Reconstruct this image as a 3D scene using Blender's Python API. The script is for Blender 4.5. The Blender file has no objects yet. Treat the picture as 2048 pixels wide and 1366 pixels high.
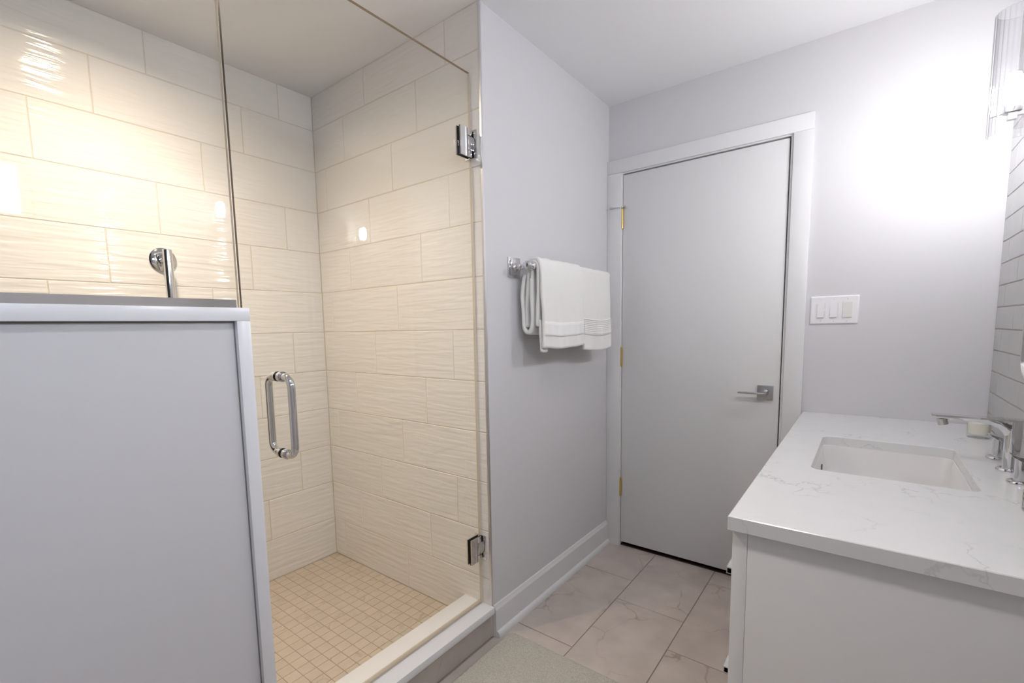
import bpy, bmesh, math, random
from mathutils import Vector, Matrix, noise

random.seed(7)
scene = bpy.context.scene
C = scene.collection
PI = math.pi

# ------------------------------------------------------------------ camera
CAM_H = 1.274
cam_d = bpy.data.cameras.new('camera')
cam_d.sensor_width = 36.0
cam_d.sensor_fit = 'HORIZONTAL'
cam_d.lens = 939.372 / 2048 * 36
cam_d.shift_x = (1024 - 995.227) / 2048
cam_d.shift_y = (752.281 - 683) / 2048
cam_d.clip_start = 0.02
cam = bpy.data.objects.new('camera', cam_d)
C.objects.link(cam)
rt = Vector((0.78656969, 0.61719689, -0.01939397))
dn = Vector((0.04861478, -0.09320434, -0.99445943))
fw = Vector((-0.61558487, 0.78126881, -0.1033166))
M = Matrix((rt, -dn, -fw)).transposed().to_4x4()
M.translation = (0, 0, CAM_H)
cam.matrix_world = M
scene.camera = cam

# ------------------------------------------------------------------ world / exposure
w = bpy.data.worlds.new('world')
scene.world = w
w.use_nodes = True
bg = w.node_tree.nodes['Background']
bg.inputs[0].default_value = (0.62, 0.77, 1.0, 1)
bg.inputs[1].default_value = 11.0

scene.view_settings.view_transform = 'Standard'
scene.view_settings.look = 'None'
scene.view_settings.gamma = 1.0
scene.view_settings.use_curve_mapping = False
scene.view_settings.exposure = 0.0

# lamp strengths (used by the fixtures further down)
SCONCE = 475.0
SCONCE_COL = (0.975, 0.97, 1.0)
SHOWER_CAN = 390.0
SHOWER_SPOT = 62.0
SHOWER_COL = (1.0, 0.83, 0.64)
ROOM_FILL = 135.0
ROOM_FILL_COL = (0.99, 0.98, 1.0)

# ------------------------------------------------------------------ materials
MATS = {}


def new_mat(name):
    m = bpy.data.materials.new(name)
    m.use_nodes = True
    nt = m.node_tree
    b = nt.nodes['Principled BSDF']
    MATS[name] = m
    return m, nt, b


def simple(name, col, rough=0.5, metal=0.0, spec=0.5, bump=None, coat=0.0):
    m, nt, b = new_mat(name)
    b.inputs['Base Color'].default_value = (*col, 1)
    b.inputs['Roughness'].default_value = rough
    b.inputs['Metallic'].default_value = metal
    b.inputs['Specular IOR Level'].default_value = spec
    b.inputs['Coat Weight'].default_value = coat
    if bump:
        sc, strg, dist = bump
        tc = nt.nodes.new('ShaderNodeTexCoord')
        n = nt.nodes.new('ShaderNodeTexNoise')
        n.inputs['Scale'].default_value = sc
        n.inputs['Detail'].default_value = 4
        bp = nt.nodes.new('ShaderNodeBump')
        bp.inputs['Strength'].default_value = strg
        bp.inputs['Distance'].default_value = dist
        nt.links.new(tc.outputs['Object'], n.inputs['Vector'])
        nt.links.new(n.outputs['Fac'], bp.inputs['Height'])
        nt.links.new(bp.outputs['Normal'], b.inputs['Normal'])
    return m


def ramp(nt, fac, stops):
    r = nt.nodes.new('ShaderNodeValToRGB')
    e = r.color_ramp.elements
    e[0].position, e[0].color = stops[0][0], (*stops[0][1], 1)
    e[1].position, e[1].color = stops[-1][0], (*stops[-1][1], 1)
    for p, c in stops[1:-1]:
        k = e.new(p)
        k.color = (*c, 1)
    nt.links.new(fac, r.inputs['Fac'])
    return r


PAINT = simple('wall_paint', (0.665, 0.657, 0.672), 0.62, spec=0.3, bump=(260, 0.08, 0.0006))
CEIL = simple('ceiling_paint', (0.84, 0.835, 0.84), 0.75, spec=0.2)
TRIMW = simple('trim_white', (0.755, 0.755, 0.755), 0.32, spec=0.45)
DOORW = simple('door_white', (0.735, 0.732, 0.728), 0.38, spec=0.4, bump=(60, 0.03, 0.0006))
CABW = simple('cabinet_white', (0.745, 0.742, 0.745), 0.35, spec=0.45)
QUARTZW = simple('quartz_cap_white', (0.785, 0.79, 0.81), 0.25)
CHROME = simple('chrome', (0.70, 0.70, 0.71), 0.05, metal=1.0)
NICKEL = simple('brushed_nickel', (0.62, 0.60, 0.58), 0.24, metal=1.0)
SATIN = simple('satin_steel', (0.52, 0.52, 0.53), 0.26, metal=1.0)
ALU = simple('aluminium_trim', (0.74, 0.74, 0.75), 0.35, metal=1.0)
BRASS = simple('brass', (0.72, 0.52, 0.18), 0.28, metal=1.0)
BLACK = simple('black_rubber', (0.012, 0.012, 0.012), 0.5)
PLASTIC = simple('white_plastic', (0.84, 0.835, 0.85), 0.3)
PLASTICW = simple('warm_white_plastic', (0.74, 0.73, 0.69), 0.35)
CERAMIC = simple('white_ceramic', (0.80, 0.79, 0.78), 0.08, spec=0.6)
GROUT = simple('grout', (0.70, 0.63, 0.53), 0.85)
GROUTM = simple('mosaic_grout', (0.36, 0.28, 0.20), 0.9)
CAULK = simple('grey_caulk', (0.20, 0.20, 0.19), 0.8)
GROUTG = simple('grey_grout', (0.40, 0.39, 0.37), 0.85)
GROUTF = simple('floor_grout', (0.33, 0.285, 0.245), 0.9)
MIRROR = simple('mirror_glass', (0.92, 0.92, 0.92), 0.01, metal=1.0)
WAX = simple('cream_wax', (0.88, 0.85, 0.74), 0.45)
DARK = simple('dark_wood', (0.028, 0.010, 0.006), 0.6)
PLASTER = simple('shower_plain', (0.74, 0.70, 0.64), 0.2)
EDGE = simple('glass_edge', (0.05, 0.03, 0.016), 0.3)
EDGEM = simple('glass_edge_top', (0.30, 0.23, 0.16), 0.25)
EDGEL = simple('glass_edge_pale', (0.62, 0.56, 0.46), 0.12)


def emit(name, col, strength):
    m, nt, b = new_mat(name)
    b.inputs['Base Color'].default_value = (0.8, 0.8, 0.8, 1)
    b.inputs['Emission Color'].default_value = (*col, 1)
    b.inputs['Emission Strength'].default_value = strength
    return m


BULB = emit('sconce_bulb', SCONCE_COL, SCONCE)
CANW = emit('shower_lamp', SHOWER_COL, SHOWER_CAN)
ROOM_FILL_MAT = emit('added_room_fill', ROOM_FILL_COL, ROOM_FILL)


def clear_glass(name, tint=(0.985, 0.99, 0.985), base=0.045, gain=0.9, rough=0.0, facing_dark=0.0):
    m, nt, b = new_mat(name)
    nt.nodes.remove(b)
    out = nt.nodes['Material Output']
    lw = nt.nodes.new('ShaderNodeLayerWeight')
    lw.inputs['Blend'].default_value = 0.5
    pw = nt.nodes.new('ShaderNodeMath'); pw.operation = 'POWER'; pw.inputs[1].default_value = 5
    ma = nt.nodes.new('ShaderNodeMath'); ma.operation = 'MULTIPLY_ADD'
    ma.inputs[1].default_value = gain; ma.inputs[2].default_value = base
    tr = nt.nodes.new('ShaderNodeBsdfTransparent')
    tr.inputs[0].default_value = (*tint, 1)
    gl = nt.nodes.new('ShaderNodeBsdfGlossy')
    gl.inputs['Roughness'].default_value = rough
    mx = nt.nodes.new('ShaderNodeMixShader')
    nt.links.new(lw.outputs['Facing'], pw.inputs[0])
    nt.links.new(pw.outputs[0], ma.inputs[0])
    nt.links.new(ma.outputs[0], mx.inputs[0])
    nt.links.new(tr.outputs[0], mx.inputs[1])
    nt.links.new(gl.outputs[0], mx.inputs[2])
    nt.links.new(mx.outputs[0], out.inputs[0])
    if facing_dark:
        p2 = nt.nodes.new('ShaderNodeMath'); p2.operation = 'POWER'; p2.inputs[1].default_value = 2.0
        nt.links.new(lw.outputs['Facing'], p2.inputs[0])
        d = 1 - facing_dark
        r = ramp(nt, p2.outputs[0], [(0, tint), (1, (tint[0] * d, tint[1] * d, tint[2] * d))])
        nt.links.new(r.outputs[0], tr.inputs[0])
    return m


GLASS = clear_glass('shower_glass', (0.982, 0.988, 0.978), 0.030, 0.9)
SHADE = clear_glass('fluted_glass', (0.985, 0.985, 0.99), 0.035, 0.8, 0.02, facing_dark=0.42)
PANE = clear_glass('window_glass')
CUPG = clear_glass('candle_glass', (0.99, 0.992, 0.988), 0.045, 0.9)


def tile_mat(name, col, rough, spec, sx, sz, dist, strength=1.0, vary=0.03):
    """glazed tile with long shallow horizontal ripples pressed into its face"""
    m, nt, b = new_mat(name)
    tc = nt.nodes.new('ShaderNodeTexCoord')
    oi = nt.nodes.new('ShaderNodeObjectInfo')
    mp = nt.nodes.new('ShaderNodeMapping')
    mp.inputs['Scale'].default_value = (sx, 1.0, sz)
    cb = nt.nodes.new('ShaderNodeCombineXYZ')
    mul = nt.nodes.new('ShaderNodeMath'); mul.operation = 'MULTIPLY'; mul.inputs[1].default_value = 37.0
    nt.links.new(oi.outputs['Random'], mul.inputs[0])
    for i in range(3):
        nt.links.new(mul.outputs[0], cb.inputs[i])
    nt.links.new(cb.outputs[0], mp.inputs['Location'])
    nt.links.new(tc.outputs['Object'], mp.inputs['Vector'])
    n = nt.nodes.new('ShaderNodeTexNoise')
    n.inputs['Scale'].default_value = 1.0
    n.inputs['Detail'].default_value = 1.0
    n.inputs['Roughness'].default_value = 0.35
    n.inputs['Distortion'].default_value = 0.4
    nt.links.new(mp.outputs[0], n.inputs['Vector'])
    bp = nt.nodes.new('ShaderNodeBump')
    bp.inputs['Strength'].default_value = strength
    bp.inputs['Distance'].default_value = dist
    nt.links.new(n.outputs['Fac'], bp.inputs['Height'])
    nt.links.new(bp.outputs['Normal'], b.inputs['Normal'])
    d = tuple(c * (1 - vary) for c in col)
    r = ramp(nt, oi.outputs['Random'], [(0, d), (1, col)])
    nt.links.new(r.outputs[0], b.inputs['Base Color'])
    b.inputs['Roughness'].default_value = rough
    b.inputs['Specular IOR Level'].default_value = spec
    return m


WTILE = tile_mat('wave_tile', (0.87, 0.84, 0.80), 0.07, 0.5, 6.0, 60.0, 0.0027)
VTILE = tile_mat('grey_wall_tile', (0.50, 0.495, 0.485), 0.16, 0.5, 6.0, 10.0, 0.0012)


def marble(name, base, vein, dark, scale, rough, width=0.03, amount=1.0, per_obj=True, mott=0.06):
    m, nt, b = new_mat(name)
    tc = nt.nodes.new('ShaderNodeTexCoord')
    vec = tc.outputs['Object']
    mp = nt.nodes.new('ShaderNodeMapping')
    nt.links.new(vec, mp.inputs['Vector'])
    if per_obj:
        oi = nt.nodes.new('ShaderNodeObjectInfo')
        mul = nt.nodes.new('ShaderNodeMath'); mul.operation = 'MULTIPLY'; mul.inputs[1].default_value = 53.0
        cb = nt.nodes.new('ShaderNodeCombineXYZ')
        nt.links.new(oi.outputs['Random'], mul.inputs[0])
        for i in range(3):
            nt.links.new(mul.outputs[0], cb.inputs[i])
        nt.links.new(cb.outputs[0], mp.inputs['Location'])
    # warped coordinates
    n1 = nt.nodes.new('ShaderNodeTexNoise')
    n1.inputs['Scale'].default_value = scale * 1.7
    n1.inputs['Detail'].default_value = 5
    nt.links.new(mp.outputs[0], n1.inputs['Vector'])
    mixv = nt.nodes.new('ShaderNodeMix'); mixv.data_type = 'RGBA'; mixv.blend_type = 'LINEAR_LIGHT'
    mixv.inputs['Factor'].default_value = 0.16 / scale * 3
    nt.links.new(mp.outputs[0], mixv.inputs['A'])
    nt.links.new(n1.outputs['Color'], mixv.inputs['B'])
    vo = nt.nodes.new('ShaderNodeTexVoronoi')
    vo.feature = 'DISTANCE_TO_EDGE'
    vo.inputs['Scale'].default_value = scale
    nt.links.new(mixv.outputs['Result'], vo.inputs['Vector'])
    vr = ramp(nt, vo.outputs['Distance'], [(0.0, (1, 1, 1)), (width, (0, 0, 0))])
    # veins fade in and out
    n2 = nt.nodes.new('ShaderNodeTexNoise')
    n2.inputs['Scale'].default_value = scale * 1.1
    n2.inputs['Detail'].default_value = 2
    nt.links.new(mp.outputs[0], n2.inputs['Vector'])
    fr = ramp(nt, n2.outputs['Fac'], [(0.47, (0, 0, 0)), (0.68, (amount, amount, amount))])
    mm = nt.nodes.new('ShaderNodeMath'); mm.operation = 'MULTIPLY'
    nt.links.new(vr.outputs[0], mm.inputs[0])
    nt.links.new(fr.outputs[0], mm.inputs[1])
    # mottling
    n3 = nt.nodes.new('ShaderNodeTexNoise')
    n3.inputs['Scale'].default_value = scale * 2.3
    n3.inputs['Detail'].default_value = 6
    nt.links.new(mp.outputs[0], n3.inputs['Vector'])
    lo = tuple(c * (1 - mott) for c in base)
    hi = tuple(min(1, c * (1 + mott)) for c in base)
    r3 = ramp(nt, n3.outputs['Fac'], [(0.3, lo), (0.7, hi)])
    mc = nt.nodes.new('ShaderNodeMix'); mc.data_type = 'RGBA'
    nt.links.new(mm.outputs[0], mc.inputs['Factor'])
    nt.links.new(r3.outputs[0], mc.inputs['A'])
    mc.inputs['B'].default_value = (*vein, 1)
    nt.links.new(mc.outputs['Result'], b.inputs['Base Color'])
    b.inputs['Roughness'].default_value = rough
    return m


FTILE = marble('floor_marble_tile', (0.55, 0.485, 0.435), (0.32, 0.24, 0.19), None, 4.2, 0.30, 0.028, 0.85, True, 0.09)
MOSAIC = marble('mosaic_marble', (0.555, 0.47, 0.385), (0.34, 0.26, 0.19), None, 7.0, 0.38, 0.05, 0.7, True, 0.06)
QUARTZ = marble('counter_quartz', (0.74, 0.745, 0.75), (0.40, 0.41, 0.42), None, 6.5, 0.19, 0.016, 0.58, False, 0.012)
CURBT = marble('curb_face_tile', (0.52, 0.475, 0.435), (0.38, 0.33, 0.30), None, 4.0, 0.4, 0.03, 0.4, False, 0.10)


def terry():
    m, nt, b = new_mat('terry_cloth')
    tc = nt.nodes.new('ShaderNodeTexCoord')
    n = nt.nodes.new('ShaderNodeTexNoise')
    n.inputs['Scale'].default_value = 420
    n.inputs['Detail'].default_value = 3
    bp = nt.nodes.new('ShaderNodeBump')
    bp.inputs['Strength'].default_value = 0.55
    bp.inputs['Distance'].default_value = 0.0025
    nt.links.new(tc.outputs['Object'], n.inputs['Vector'])
    nt.links.new(n.outputs['Fac'], bp.inputs['Height'])
    nt.links.new(bp.outputs['Normal'], b.inputs['Normal'])
    b.inputs['Base Color'].default_value = (0.84, 0.83, 0.80, 1)
    b.inputs['Roughness'].default_value = 0.95
    b.inputs['Specular IOR Level'].default_value = 0.1
    b.inputs['Sheen Weight'].default_value = 0.25
    return m


TERRY = terry()
BAND = simple('woven_band', (0.86, 0.855, 0.84), 0.8, spec=0.15, bump=(900, 0.3, 0.0008))


def rugmat():
    m, nt, b = new_mat('mat_pile')
    tc = nt.nodes.new('ShaderNodeTexCoord')
    n = nt.nodes.new('ShaderNodeTexNoise')
    n.inputs['Scale'].default_value = 330
    n.inputs['Detail'].default_value = 4
    nt.links.new(tc.outputs['Object'], n.inputs['Vector'])
    r = ramp(nt, n.outputs['Fac'], [(0.33, (0.36, 0.345, 0.295)), (0.5, (0.50, 0.485, 0.425)), (0.7, (0.56, 0.545, 0.48))])
    nt.links.new(r.outputs[0], b.inputs['Base Color'])
    b.inputs['Roughness'].default_value = 1.0
    b.inputs['Specular IOR Level'].default_value = 0.05
    return m


RUG = rugmat()


def mosaic_cup():
    m, nt, b = new_mat('crackle_mosaic')
    tc = nt.nodes.new('ShaderNodeTexCoord')
    v = nt.nodes.new('ShaderNodeTexVoronoi')
    v.inputs['Scale'].default_value = 170
    nt.links.new(tc.outputs['Object'], v.inputs['Vector'])
    r = ramp(nt, v.outputs['Color'], [(0.1, (0.06, 0.06, 0.05)), (0.5, (0.42, 0.40, 0.34)), (0.9, (0.85, 0.83, 0.76))])
    nt.links.new(r.outputs[0], b.inputs['Base Color'])
    b.inputs['Metallic'].default_value = 0.6
    b.inputs['Roughness'].default_value = 0.25
    return m


CRACKLE = mosaic_cup()

# ------------------------------------------------------------------ mesh helpers


def link(name, me, parent=None, mats=()):
    o = bpy.data.objects.new(name, me)
    C.objects.link(o)
    if parent is not None:
        o.parent = parent
    return o


def obj(name, bm, mat, parent=None, smooth=False):
    me = bpy.data.meshes.new(name)
    bmesh.ops.recalc_face_normals(bm, faces=bm.faces[:])
    bm.to_mesh(me)
    bm.free()
    for m in (mat if isinstance(mat, (list, tuple)) else [mat]):
        me.materials.append(m)
    if smooth:
        try:
            me.shade_auto_smooth = None
        except Exception:
            pass
        for p in me.polygons:
            p.use_smooth = True
        if smooth != 'all':
            me.set_sharp_from_angle(angle=math.radians(35))
    return link(name, me, parent)


def tag(o, label=None, cat=None, group=None, kind=None):
    if label: o['label'] = label
    if cat: o['category'] = cat
    if group: o['group'] = group
    if kind: o['kind'] = kind
    return o


def empty(name, loc=(0, 0, 0)):
    o = bpy.data.objects.new(name, None)
    o.empty_display_size = 0.05
    C.objects.link(o)
    o.location = loc
    return o


def bx(bm, x0, x1, y0, y1, z0, z1, bev=0.0, seg=2):
    vs = [bm.verts.new((x, y, z)) for x in (x0, x1) for y in (y0, y1) for z in (z0, z1)]
    q = [(0, 1, 3, 2), (4, 6, 7, 5), (0, 4, 5, 1), (2, 3, 7, 6), (0, 2, 6, 4), (1, 5, 7, 3)]
    fs = [bm.faces.new([vs[i] for i in f]) for f in q]
    if bev:
        es = list({e for f in fs for e in f.edges})
        bmesh.ops.bevel(bm, geom=es, offset=bev, segments=seg, affect='EDGES', profile=0.5)
    return bm


def box(name, x0, x1, y0, y1, z0, z1, mat, parent=None, bev=0.0, seg=2):
    # geometry in world coordinates, with the object's own origin at the box base centre
    bm = bmesh.new()
    cx, cy = (x0 + x1) / 2, (y0 + y1) / 2
    bx(bm, x0 - cx, x1 - cx, y0 - cy, y1 - cy, 0, z1 - z0, bev, seg)
    o = obj(name, bm, mat, None, smooth=bool(bev))
    place(o, (cx, cy, z0), parent)
    return o


def place(o, loc, parent=None):
    if parent is not None:
        o.parent = parent
        base = Vector((0, 0, 0))
        p = parent
        while p is not None:
            base += p.location
            p = p.parent
        o.location = Vector(loc) - base
    else:
        o.location = loc


def cyl(bm, p0, p1, r0, r1=None, n=24, cap=True):
    r1 = r0 if r1 is None else r1
    p0, p1 = Vector(p0), Vector(p1)
    d = (p1 - p0).normalized()
    a = d.orthogonal().normalized()
    b = d.cross(a)
    A = [bm.verts.new(p0 + (a * math.cos(t) + b * math.sin(t)) * r0) for t in [2 * PI * i / n for i in range(n)]]
    B = [bm.verts.new(p1 + (a * math.cos(t) + b * math.sin(t)) * r1) for t in [2 * PI * i / n for i in range(n)]]
    for i in range(n):
        bm.faces.new((A[i], A[(i + 1) % n], B[(i + 1) % n], B[i]))
    if cap:
        bm.faces.new(A[::-1]); bm.faces.new(B)
    return bm


def lathe(bm, prof, axis='Z', origin=(0, 0, 0), n=32, close=False):
    """prof: (radius, height) pairs turned about an axis through origin"""
    O = Vector(origin)
    rings = []
    for r, h in prof:
        ring = []
        if r < 1e-6:
            p = {'Z': (0, 0, h), 'X': (h, 0, 0), 'Y': (0, h, 0)}[axis]
            ring = [bm.verts.new(O + Vector(p))]
        else:
            for i in range(n):
                t = 2 * PI * i / n
                c, s = r * math.cos(t), r * math.sin(t)
                p = {'Z': (c, s, h), 'X': (h, c, s), 'Y': (c, h, s)}[axis]
                ring.append(bm.verts.new(O + Vector(p)))
        rings.append(ring)
    pairs = list(zip(rings[:-1], rings[1:]))
    if close:
        pairs.append((rings[-1], rings[0]))
    for A, B in pairs:
        for i in range(n):
            a0, a1 = A[i % len(A)], A[(i + 1) % len(A)]
            b0, b1 = B[i % len(B)], B[(i + 1) % len(B)]
            vs = []
            for v in (a0, a1, b1, b0):
                if v not in vs: vs.append(v)
            if len(vs) > 2: bm.faces.new(vs)
    return bm


def tube(bm, pts, r, n=16, cap=True):
    pts = [Vector(p) for p in pts]
    rings = []
    a = None
    for i, p in enumerate(pts):
        t = (pts[min(i + 1, len(pts) - 1)] - pts[max(i - 1, 0)]).normalized()
        if a is None:
            a = t.orthogonal().normalized()
        a = (a - t * a.dot(t)).normalized()
        b = t.cross(a)
        rr = r[i] if isinstance(r, (list, tuple)) else r
        rings.append([bm.verts.new(p + (a * math.cos(2 * PI * k / n) + b * math.sin(2 * PI * k / n)) * rr) for k in range(n)])
    for A, B in zip(rings[:-1], rings[1:]):
        for k in range(n):
            bm.faces.new((A[k], A[(k + 1) % n], B[(k + 1) % n], B[k]))
    if cap:
        bm.faces.new(rings[0][::-1]); bm.faces.new(rings[-1])
    return bm


def prism(bm, poly, axis, a0, a1):
    """extrude a 2-D polygon along an axis; poly is in the two other axes in order"""
    def P(u, v, a):
        return {'X': (a, u, v), 'Y': (u, a, v), 'Z': (u, v, a)}[axis]
    A = [bm.verts.new(P(u, v, a0)) for u, v in poly]
    B = [bm.verts.new(P(u, v, a1)) for u, v in poly]
    n = len(poly)
    for i in range(n):
        bm.faces.new((A[i], A[(i + 1) % n], B[(i + 1) % n], B[i]))
    bm.faces.new(A[::-1]); bm.faces.new(B)
    return bm


def rrect(x0, x1, y0, y1, r, n=6):
    out = []
    for cx, cy, a in ((x1 - r, y1 - r, 0), (x0 + r, y1 - r, 90), (x0 + r, y0 + r, 180), (x1 - r, y0 + r, 270)):
        for i in range(n + 1):
            t = math.radians(a + 90 * i / n)
            out.append((cx + r * math.cos(t), cy + r * math.sin(t)))
    return out


def bridge(bm, A, B):
    n = len(A)
    for i in range(n):
        bm.faces.new((A[i], A[(i + 1) % n], B[(i + 1) % n], B[i]))


# ------------------------------------------------------------------ room dimensions
CEILZ = 2.446
XL = -1.158           # towel wall face
XR = 0.366            # vanity wall face
YD = 2.488            # door wall face
YF = -1.45            # wall behind the camera
XS = -2.268           # shower long wall, tile face
YS = 1.401            # shower end wall, tile face
YSN = -0.20           # other shower end
ZS = 0.045            # shower floor
T = 0.008             # tile thickness


def struct(o):
    o['kind'] = 'structure'
    return o


# floor slab + tiles
floor = struct(box('floor', XL - 0.13, XR + 0.12, YF - 0.1, YD + 0.5, -0.08, -0.0025, GROUTF))
cache = {}


def tile_mesh(key, w_, h_, t_, bev, mat, name):
    k = (key, round(w_, 4), round(h_, 4))
    if k not in cache:
        bm = bmesh.new()
        bx(bm, 0, w_, 0, t_, 0, h_)
        if bev:
            es = [e for e in bm.edges if all(abs(v.co.y) < 1e-6 for v in e.verts)]
            bmesh.ops.bevel(bm, geom=es, offset=bev, segments=1, affect='EDGES')
        bmesh.ops.recalc_face_normals(bm, faces=bm.faces[:])
        me = bpy.data.meshes.new(name)
        bm.to_mesh(me); bm.free()
        me.materials.append(mat)
        cache[k] = me
    return cache[k]


def flat_tile(name, x0, x1, y0, y1, ztop, t_, bev, mat, parent):
    """tile lying on the floor, front (bevelled) face up"""
    me = tile_mesh(name, x1 - x0, y1 - y0, t_, bev, mat, name)
    o = link(name, me)
    o.rotation_euler = (-PI / 2, 0, 0)     # local z -> world y, local y -> world -z
    place(o, (x0, y0, ztop), parent)
    return o


g = 0.0035
cols = [(XL, -0.867, 1.547), (-0.867, -0.561, 1.970), (-0.561, -0.255, 1.756), (-0.255, 0.051, 1.547), (0.051, XR, 1.970)]
for x0, x1, yj in cols:
    y = yj
    while y > YF: y -= 0.61
    while y < YD + 0.12:
        a, b = max(y, YF), min(y + 0.61, YD + 0.12)
        if b - a > 0.03:
            flat_tile('floor_tile', x0 + g / 2, x1 - g / 2, a + g / 2, b - g / 2, 0.0, 0.002, 0.0008, FTILE, floor)
        y += 0.61

# ceiling
struct(box('ceiling', -2.45, XR + 0.15, YF - 0.12, YD + 0.2, CEILZ, CEILZ + 0.1, CEIL))

# towel wall (a block between the shower end and the door wall), its near face carries the shower tile
struct(box('wall_left', XS - 0.15, XL, YS + T, YD + 0.12, 0.0, CEILZ, PAINT))
# door wall with opening
bm = bmesh.new()
DX0, DX1, DZ1 = -1.082, -0.291, 2.088
bx(bm, XL - 0.02, DX0, YD, YD + 0.12, 0, CEILZ)
bx(bm, DX1, XR + 0.12, YD, YD + 0.12, 0, CEILZ)
bx(bm, DX0, DX1, YD, YD + 0.12, DZ1, CEILZ)
struct(obj('wall_back', bm, PAINT))
struct(box('door_light_block', DX0 - 0.15, DX1 + 0.15, YD + 0.125, YD + 0.2, 0, CEILZ, DARK))  # added dark panel behind the door, blocks sky light at its gaps
struct(box('threshold_trim', DX0, DX1, YD + 0.004, YD + 0.12, 0.0, 0.006, DARK))
bpy.data.objects['threshold_trim'].name = 'trim_3'

# vanity wall, with a small high window behind the camera's right shoulder
WY0, WY1, WZ0, WZ1 = -0.62, 0.405, 1.755, 2.02
bm = bmesh.new()
bx(bm, XR + 0.0016, XR + 0.12, WY1, YD + 0.12, 0, CEILZ)
bx(bm, XR + T, XR + 0.12, YF - 0.1, WY0, 0, CEILZ)
bx(bm, XR + T, XR + 0.12, WY0, WY1, 0, WZ0)
bx(bm, XR + T, XR + 0.12, WY0, WY1, WZ1, CEILZ)
bx(bm, XR, XR + T, YF - 0.1, WY0, 0, CEILZ)
bx(bm, XR, XR + T, WY1, 0.95, 0, CEILZ)
bx(bm, XR, XR + T, WY0, WY1, 0, WZ0)
bx(bm, XR, XR + T, WY0, WY1, WZ1, CEILZ)
wall_right = struct(obj('wall_right', bm, [GROUTG, PAINT]))
for p in wall_right.data.polygons:
    if p.center.y < 0.96: p.material_index = 1
ROW = 0.07755
k = 0
gv = 0.003
z = 1.0012 - 13 * ROW
while z < CEILZ:
    z0, z1 = max(z, 0), min(z + ROW, CEILZ)
    off = [2.226, 2.378][(round((z - 1.0012) / ROW) - 3) % 2]
    y = off - 0.304 * 6
    while y < YD:
        a, b = max(y, 0.95), min(y + 0.304, YD)
        if b - a > 0.012 and z1 - z0 > 0.01:
            me = tile_mesh('vt', b - a - gv, z1 - z0 - gv, T, 0.0012, VTILE, 'wall_tile')
            o = link('wall_tile', me)
            o.rotation_euler = (0, 0, -PI / 2)      # front faces -X; local x -> -y
            place(o, (XR, b - gv / 2, z0 + gv / 2), wall_right)
        y += 0.304
    z += ROW

# wall behind the camera and the room side of the shower's near end
struct(box('wall_front', XL - 0.3, XR + 0.12, YF - 0.1, YF, 0, CEILZ, PAINT))
struct(box('wall_left_near', XS - 0.15, XL, YF - 0.1, YSN, 0, CEILZ, PAINT))

# window
win = struct(empty('window_1', (XR + 0.05, (WY0 + WY1) / 2, WZ0)))
bm = bmesh.new()
fy0, fy1 = WY0, WY1
for a in ((fy0, fy0 + 0.03, WZ0, WZ1), (fy1 - 0.03, fy1, WZ0, WZ1), (fy0 + 0.03, fy1 - 0.03, WZ0, WZ0 + 0.03), (fy0 + 0.03, fy1 - 0.03, WZ1 - 0.03, WZ1)):
    bx(bm, XR + 0.04, XR + 0.10, *a)
f = obj('window_frame', bm, TRIMW); place(f, (0, 0, 0), win)
f = box('pane', XR + 0.066, XR + 0.072, fy0 + 0.03, fy1 - 0.03, WZ0 + 0.03, WZ1 - 0.03, PANE, win)
bm = bmesh.new()
cw = 0.055
bx(bm, XR - 0.014, XR, WY1, WY1 + cw, WZ0 - cw, WZ1 + cw)
bx(bm, XR - 0.014, XR, WY0 - cw, WY0, WZ0 - cw, WZ1 + cw)
bx(bm, XR - 0.014, XR, WY0, WY1, WZ1, WZ1 + cw)
bx(bm, XR - 0.022, XR, WY0, WY1, WZ0 - cw, WZ0)
f = obj('window_casing', bm, TRIMW); place(f, (0, 0, 0), win)

# ------------------------------------------------------------------ shower shell
sb = struct(box('wall_shower_back', XS - 0.12, XS + -0.0014, YSN - 0.1, YS + T, 0, CEILZ, GROUT))
sr = struct(box('wall_shower_right', XS - T, XL - 0.006, YS + 0.0014, YS + T + 0.004, 0, CEILZ, GROUT))
struct(box('wall_shower_front', XS - T, XL, YSN - 0.02, YSN, 0, CEILZ, PLASTER))
TH = 0.2035
gt = 0.0028
for k in range(12):
    z0 = ZS + TH * k
    z1 = min(z0 + TH, CEILZ)
    # end wall (faces -Y)
    xj = {2: -1.333, 1: -1.503, 0: -1.669}[k % 3]
    x = xj - 0.508 * 3
    while x < XL:
        a, b = max(x, XS), min(x + 0.508, XL - 0.006)
        if b - a > 0.01:
            me = tile_mesh('wt', b - a - gt, z1 - z0 - gt, T, 0.0016, WTILE, 'wall_tile')
            o = link('wall_tile', me)
            place(o, (a + gt / 2, YS, z0 + gt / 2), sr)
        x += 0.508
    # long wall (faces +X)
    yj = {2: 1.226, 1: 1.049, 0: 0.872}[k % 3]
    y = yj - 0.53 * 3
    while y < YS:
        a, b = max(y, YSN), min(y + 0.53, YS)
        if b - a > 0.01:
            me = tile_mesh('wt', b - a - gt, z1 - z0 - gt, T, 0.0016, WTILE, 'wall_tile')
            o = link('wall_tile', me)
            o.rotation_euler = (0, 0, PI / 2)       # front faces +X, local x -> +y
            place(o, (XS, a + gt / 2, z0 + gt / 2), sb)
        y += 0.53

# shower floor: mosaic squares
sf = struct(box('floor_shower', XS - T, -1.285, YSN, YS + T, -0.05, ZS - 0.0012, GROUTM))
PX, PY, gm = 0.0492, 0.0515, 0.0024


def project(p):
    d = Vector(p) - Vector((0, 0, CAM_H))
    zc = d.dot(fw)
    if zc < 0.05: return None
    return (d.dot(rt) / zc * 939.372 + 995.227, d.dot(dn) / zc * 939.372 + 752.281, zc)


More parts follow.
